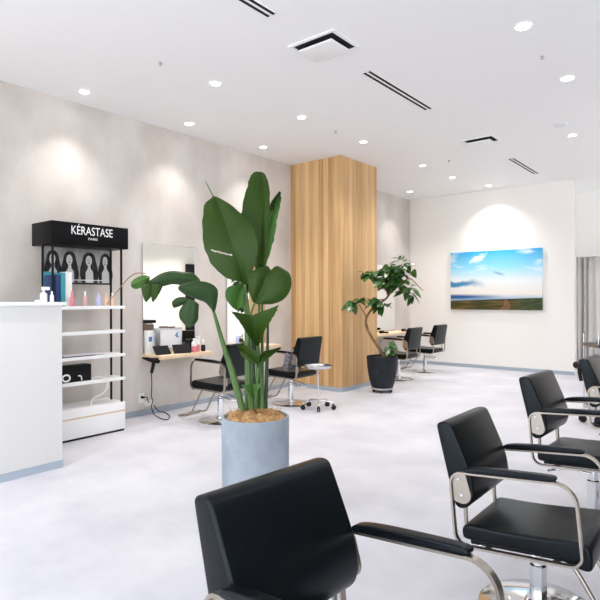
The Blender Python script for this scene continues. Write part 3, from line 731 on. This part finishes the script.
# big left leaf
blade(S(-.04, (242, 282, 245, 284, 247, 281, 0), (224, 276, 241, 267, 254, 267, -.03), (209.5, 260, 235, 250, 258, 247, -.04), (203, 238, 229, 232, 253, 228, -.02), (203.5, 212, 222, 213, 242, 214, .03), (205.5, 203, 217, 201, 229, 203, .07), (210, 200, 214, 196, 219, 197.5, .09)),
      tears=((-.80, .40, -.15, .30, .013),), rag=.012, petiole=[root(252), Q(252, 360), Q(249, 315), Q(245, 284, -.04)])
bm = new(); tube(bm, [Q(216, 201, .05)-base, Q(211, 191, .06)-base, Q(206, 181, .07)-base], .006, 6, 4, scales=(1, .3)); obj('leaf_spike', bm, 'stalk', t)
# tall upright leaf
blade(S(.06, (258, 277, 260, 278, 262, 277, 0), (252, 256, 261, 256, 266, 256, .01), (245, 229, 261.5, 231, 268, 233, .02), (242, 210, 262, 208, 270, 208, .05), (247.5, 187, 262.5, 190, 270, 190, .09), (250, 178, 262, 179, 268, 180, .12), (253, 173, 259.5, 171.5, 265.5, 174, .15), fold=.025),
      rag=.02, petiole=[root(258, .05), Q(258, 350, .05), Q(259, 310, .06), Q(260, 277, .06)])
# pale leaf behind on the right
blade(S(.13, (261, 270, 262, 271, 265, 269, 0), (262, 250, 264, 250, 270.5, 252, .01), (263, 235, 266.5, 235, 275, 236, .02), (266, 219, 271, 220, 277.5, 219, .03), (270, 206, 274.5, 208, 280, 208, .04), (277, 198, 279, 195, 282, 197, .05), fold=.02), m='leaf_light', rag=.04,
      petiole=[root(262, .1), Q(262, 340, .1), Q(262, 270, .13)])
blade(S(.14, (269.5, 211, 271, 212, 273, 210), (271, 203, 273, 204, 277, 204), (275, 197, 277, 198, 280, 199), (279, 192, 280, 191, 281.5, 193)), m='leaf_grey', rag=.05)
# rounded right leaf
blade(S(-.10, (251.5, 299, 255, 303, 259, 304), (248.5, 290, 259, 295, 272, 304, -.02), (248, 281, 263, 287, 284, 299, -.03), (250, 273, 266, 279, 291, 287.5, -.03), (257, 268.5, 269, 273.5, 290, 274, -.01), (265, 268, 271, 270, 282, 268, .02), fold=.0), bulge=.025,
      petiole=[root(250, -.03), Q(248, 345, -.05), Q(250, 318, -.08), Q(255, 302, -.10)])
# small pale leaf behind left
blade(S(.09, (240, 284, 243, 284, 245, 286), (228, 287, 239, 292, 244, 296), (225.5, 297, 237, 301, 243, 304), (232, 307, 236.5, 310, 240, 308)), m='leaf_light', petiole=[root(246, .08), Q(246, 340, .08), Q(245, 300, .09), Q(242, 283, .09)])
# middle trough leaf
blade(S(-.06, (253.5, 343, 257, 347, 260.5, 342, -.02), (246, 332, 256, 336, 264.5, 331, -.03), (239, 321, 254, 326, 270.5, 321, -.04), (233, 313.5, 252, 318, 276, 312, -.05), (231, 311, 252, 315, 278.5, 305, -.05), fold=.09), bulge=-.012, rag=.02,
      petiole=[root(256, -.05), Q(257, 380, -.05), Q(257, 346, -.08)])
# lower spread leaves
blade(S(-.08, (256, 364, 259, 363, 260, 358), (247, 360, 251, 355, 255, 350), (241, 355, 244, 349, 247.5, 345.5), (238.5, 348, 237.5, 345, 241, 344.5), fold=.02), petiole=[root(255, -.06), Q(257, 385, -.06), Q(259, 362, -.08)])
blade(S(-.07, (257, 368, 257, 363, 258, 357), (264, 362, 264, 356.5, 264, 351), (271, 356, 271, 352.5, 271, 349.5), (280, 349, 281, 347.5, 280, 347), fold=.03))
# small leaf at the base
blade(S(-.11, (250.5, 396, 252.5, 398, 254.5, 396), (247, 391, 252, 392, 257, 391), (242, 386, 252, 387, 261, 385), (240, 384.5, 252, 384, 262, 382.5), fold=.05), m='leaf_light', petiole=[root(252, -.08), Q(252, 398, -.11)])
# arched leaf with split lower lobes
st = [Q(243, 410, -.02), Q(234, 375, -.05), Q(224, 345, -.08), Q(214, 312, -.12)]
blade(S(-.13, (212.5, 311, 214, 313, 215.5, 310, .01), (206, 303, 210, 303, 217.5, 299, 0), (201, 300.5, 205, 295, 217, 288, -.02), (194, 298, 197, 290, 206, 281.5, -.04), (186, 295, 187, 287.5, 190, 281.5, -.05), (179, 290, 178, 287, 180, 284.5, -.05), fold=-.03), m='leaf_grey', petiole=st, pr=.011)
blade(S(-.20, (190, 302, 189, 300, 188, 297.5), (184, 304, 182, 300, 181, 296.5), (178, 306.5, 176, 302, 175.5, 298), (173.5, 307.5, 172, 304, 172, 301), fold=-.02), m='leaf_grey')
blade(S(-.21, (188, 298.5, 194, 300, 199, 304), (180, 309, 191, 310, 198.5, 312, -.01), (179.5, 317.5, 189, 318, 198, 319, -.01), (185, 325, 189.5, 327, 194, 325.5), fold=-.02), m='leaf_grey')
# long arched leaf to the left with hanging lobes and a thin dry tip
blade(S(.04, (199.5, 284, 200.5, 282, 200, 279, .02), (190, 284, 192, 278, 193, 272.5, .01), (182, 284.5, 182, 275.5, 184, 271.6), (172, 284, 172, 275, 172, 270.5), (165, 285.5, 163, 278, 161, 273), (158, 287, 154, 281, 151, 279), (149, 288, 146, 284, 144, 283), fold=-.03), m='leaf_grey',
      petiole=[root(240, .04), Q(232, 378, .06), Q(221, 340, .08), Q(210, 300, .08), Q(200, 281, .06)], pr=.008)
blade(S(.01, (141, 287, 148, 283, 152, 284), (142.5, 294, 147, 294, 152, 293), (144.5, 300, 146.5, 302, 150, 298), fold=-.01))
blade(S(.01, (150, 284, 156, 283, 163, 285.5), (150.5, 293, 154.5, 293, 160.5, 291), (151.5, 299, 153, 302, 156.5, 298), fold=-.01))
blade(S(.04, (149, 281, 150, 278, 150, 276), (142, 286.5, 143, 280, 144, 274.5), (136, 288.5, 136, 283, 136, 277.5), (132, 287, 131, 285, 131.5, 281), fold=-.03), m='leaf_light')  # glare on this end of the leaf, put into a paler green
bm = new(); tube(bm, [Q(146, 273, .03)-base, Q(136, 273, .05)-base, Q(127, 279, .06)-base, Q(117, 291, .07)-base, Q(107, 303.5, .08)-base], .0035, 6, 5, scales=(1.2, .6)); obj('dry_tip', bm, 'bark', t)
# extra bare stalks
for a, b, c, d, m_ in ((265, 268, .02, .03, 'stalk_dark'), (247, 246, .03, .06, 'stalk'), (262, 255, -.04, -.02, 'stalk'), (254, 251, .02, .04, 'stalk_dark')):
    bm = new(); tube(bm, [root(a, c)-base, Q((a+b)/2+.5, 360, c)-base, Q(b, 318, d)-base], .0125, 10, 6, scales=(1.15, .5)); obj('stalk', bm, m_, t)

# ------------------------------------------------------------------ ficus on a rolling dolly
FD = 7.62; fc = W(382, 388, FD); fc.z = 0
t = thing('plant_dolly', 'grey rolling plant dolly under the black pot', 'dolly', fc)
bm = new(); lathe(bm, [(.15, .045), (.155, .05), (.155, .064), (.14, .067)], 32); obj('plate', bm, 'grey', t)
for k in range(5):
    a = 2*PI*k/5+.2; bm = new()
    bmesh.ops.create_cone(bm, cap_ends=True, segments=16, radius1=.022, radius2=.022, depth=.025, matrix=Matrix.Translation((.12*math.cos(a), .12*math.sin(a), .0225)) @ Matrix.Rotation(a, 4, 'Z') @ Matrix.Rotation(PI/2, 4, 'X'))
    obj('caster', bm, 'rubber', t)
t = thing('potted_ficus', 'ficus tree with curved trunk in a black pot beside the oak pillar', 'plant', fc+Vector((0, 0, .067)))
fb = fc+Vector((0, 0, .067))
bm = new(); lathe(bm, [(.135, 0), (.15, .008), (.178, .10), (.200, .22), (.212, .34), (.217, .43), (.212, .436), (.203, .43), (.200, .40)], 44, capt=True); obj('pot', bm, 'pot_black', t)
bm = new(); lathe(bm, [(.198, .395), (.198, .403), (.08, .418), (.03, .42)], 30); obj('soil', bm, 'soil', t)
def G(px, py, dd=0): return W(px, py, FD+dd)-fb
bm = new(); tube(bm, [G(384, 358), G(380, 350), G(372, 338), G(367, 328), G(366, 320, -.02), G(370, 312, -.03), G(378, 305, -.02), G(387, 298), G(393, 288), G(396, 276)], .021, 12, 6, scales=(1.1, .55)); tr = obj('trunk', bm, 'bark', t)
for pts in ([G(367, 319, -.02), G(363, 311, -.05), G(358, 304, -.1), G(353, 301, -.12)], [G(388, 297), G(385, 288, .03), G(379, 280, .05), G(371, 274, .06)], [G(392, 290), G(402, 283, -.05), G(410, 279, -.08), G(418, 286, -.1), G(423, 291, -.1)],
            [G(394, 284), G(398, 274, .05), G(402, 264, .08)], [G(384, 300), G(374, 300, -.05), G(366, 299, -.08)], [G(394, 285), G(386, 275, -.05), G(382, 268, -.06)], [G(383, 357), G(388, 350, -.05), G(390, 344, -.06)]):
    bm = new(); tube(bm, pts, .010, 8, 5, scales=(1, .4)); obj('branch', bm, 'bark', tr)
bm = new(); rnd = random.Random(11)
def fleaf(c, d, up, L, w):
    d = d.normalized(); s = d.cross(up).normalized(); u = s.cross(d); prv = None
    n = 7
    for i in range(n+1):
        q = i/n; hwid = w*math.sin(PI*min(1, .04+.96*q**.8))**.75; p = c+d*(L*q)-Vector((0, 0, 1))*(L*.35*q*q)
        row = [bm.verts.new(p-s*hwid+u*(.18*hwid)), bm.verts.new(p), bm.verts.new(p+s*hwid+u*(.18*hwid))]
        if prv:
            for j in (0, 1): bm.faces.new((prv[j], prv[j+1], row[j+1], row[j]))
        prv = row
def cluster(px, py, sx, sy, sd, n, dd=0):
    for _ in range(n):
        while True:
            a, b, c = rnd.uniform(-1, 1), rnd.uniform(-1, 1), rnd.uniform(-1, 1)
            if a*a+b*b+c*c < 1: break
        ctr = G(px+a*sx, py+b*sy, dd+c*sd)
        d = Vector((rnd.uniform(-1, 1)+a*.6, rnd.uniform(-1, 1)+c*.4-.3, rnd.uniform(-.75, .45)))
        up = Vector((rnd.uniform(-.5, .5), rnd.uniform(-.9, .1), rnd.uniform(.3, 1)))
        fleaf(ctr, d, up, rnd.uniform(.11, .165), rnd.uniform(.040, .056))
cluster(394, 279, 15, 15, .20, 66)
cluster(387, 270, 10, 7, .14, 18, -.02)
cluster(404, 270, 10, 8, .14, 18)
cluster(369, 274, 8, 3, .10, 11, .02)
cluster(356, 303, 6, 4, .07, 12, -.1)
cluster(372, 302, 9, 4, .09, 15, -.06)
cluster(383, 305, 6, 4, .08, 10, -.03)
cluster(409, 293, 6, 8, .10, 15, -.08)
cluster(402, 262, 5, 3, .06, 7, .03)
cluster(393, 276, 9, 9, .12, 18, -.05)
cluster(389, 347, 3, 6, .04, 7, -.06)
obj('foliage', bm, 'ficus', t, angle=180)

# ------------------------------------------------------------------ right background: curtain, equipment trolley
t = thing('curtain', 'grey full length curtain hanging at the right edge behind the chairs', 'curtain', (-1.5, 10.7, 0))
bm = new(); N = 150; prev = None
for i in range(N+1):
    u = i/N; x = -1.0+u*2.2
    y = .018*math.sin(2*PI*u*16)+.02*math.sin(2*PI*u*7+1)+(.06*math.sin(2*PI*u*26) if .09 < u < .17 else 0)
    row = [bm.verts.new((x, y+.004*k, z)) for k, z in enumerate((.03, .7, 1.4, 2.03))]
    if prev:
        for k in range(3): bm.faces.new((prev[k], row[k], row[k+1], prev[k+1]))
    prev = row
cl = obj('fabric', bm, 'curtain', t); sm = cl.modifiers.new('thickness', 'SOLIDIFY'); sm.thickness = .004
bm = new(); box(bm, -1.05, 1.3, -.03, .03, 2.03, 2.065); obj('rail', bm, 'white', t, smooth=False)
for xx in (-1.0, 1.2): obj('rail_hanger', B(xx-.012, xx+.012, -.012, .012, 2.065, 3.3), 'white', t, smooth=False)

t = thing('equipment_trolley', 'chrome wheeled salon trolley with tray behind the farthest right chair', 'trolley', (-1.085, 6.315, 0), TH)
for sx in (-.16, .16):
    for sy in (-.14, .14):
        bm = new(); tube(bm, [(sx, sy, .06), (sx, sy, .93)], .011, 10, smooth=0); lg = obj('upright', bm, 'chrome', t)
        bm = new()
        for q in (-.012, .012): bmesh.ops.create_cone(bm, cap_ends=True, segments=18, radius1=.035, radius2=.035, depth=.016, matrix=Matrix.Translation((sx-.015, sy+q, .0355)) @ Matrix.Rotation(PI/2, 4, 'X'))
        obj('caster', bm, 'rubber', lg)
for z in (.16, .50, .80):
    bm = new(); box(bm, -.17, .17, -.15, .15, z, z+.008)
    for q in ((-.17, .17, -.15, -.144), (-.17, .17, .144, .15), (-.17, -.164, -.15, .15), (.164, .17, -.15, .15)): box(bm, *q, z, z+.035)
    obj('tray', bm, 'steel', t, smooth=False)
c, s = math.cos(TH), math.sin(TH)
def TR(x, y, z): return Vector((-1.085+c*x-s*y, 6.315+s*x+c*y, z))
p = TR(.03, -.03, .809); bottle(p.x, p.y, p.z, .035, .14, 'brown', 'brown bottle on the tray of the chrome trolley', 'black_matt', .35)
p = TR(-.06, .02, .809); bottle(p.x, p.y, p.z, .028, .09, 'black_matt', 'short black bottle left of the brown one on the chrome trolley', 'white_gloss', .3)
p = TR(.02, -.02, .509)
o = obj('towel_roll', (lambda b: (tube(b, [(-.09, 0, .06), (.09, 0, .06)], .058, 18, smooth=0), b)[1])(new()), 'brown'); o.location = p; o.rotation_euler = (0, 0, TH); tag(o, 'brown rolled towel on the middle tray of the chrome trolley', 'towel')
p = W(580.5, 367, 5.60)
t = thing('hair_dryer', 'black hair dryer hooked on the left side of the chrome trolley', 'hair dryer', p, TH, 'hair dryers')
bm = new(); tube(bm, [(0, -.05, .0), (0, .03, .005), (0, .09, 0)], .034, 14, scales=(.8, 1.1)); obj('barrel', bm, 'black_matt', t)
bm = new(); tube(bm, [(-.005, .02, -.02), (-.01, .0, -.08), (.0, -.01, -.15)], .018, 10); obj('handle', bm, 'black_matt', t)
bm = new(); tube(bm, [(.0, .03, .03), (.02, .02, .045), (.035, .01, .04)], .006, 8); obj('hook', bm, 'steel', t)

# tall black cabinet on the right wall, seen only in the mirrors
t = thing('tall_cabinet', 'tall black cabinet reflected in the wall mirrors', 'cabinet', (2.33, 10.9, 0))
obj('carcass', B(-.05, .065, -.45, .45, 0, 2.35, bev=.004), 'black_matt', t)
for s in (-1, 1):
    d = obj('door', B(-.07, -.052, min(s*.004, s*.445), max(s*.004, s*.445), .05, 2.33, bev=.003), 'black_matt', t)
    obj('handle', B(-.095, -.071, s*.05-.008, s*.05+.008, 1.0, 1.25, bev=.003), 'steel', d)

# ------------------------------------------------------------------ light and camera
w = bpy.data.worlds.new('daylight'); SC.world = w; w.use_nodes = True
bg = w.node_tree.nodes['Background']; bg.inputs[0].default_value = (.92, .96, 1.0, 1); bg.inputs[1].default_value = 3.25

cd = bpy.data.cameras.new('camera'); cam = bpy.data.objects.new('camera', cd); COL.objects.link(cam)
cd.sensor_width = 36; cd.lens = FPX/600*36; cd.clip_start = .05
cd.shift_y = -(300-HOR)/600
cam.location = (0, 0, CAMZ); cam.rotation_euler = (PI/2, 0, TH); cam.rotation_euler = (cam.rotation_euler.to_matrix() @ Matrix.Rotation(-.0035, 3, 'Z')).to_euler()
SC.camera = cam
vs = SC.view_settings; vs.view_transform = 'Standard'; vs.look = 'None'; vs.gamma = 1; vs.use_curve_mapping = False; vs.exposure = .3
try: SC.cycles.max_bounces = 8; SC.cycles.diffuse_bounces = 6; SC.cycles.use_denoising = True
except Exception: pass
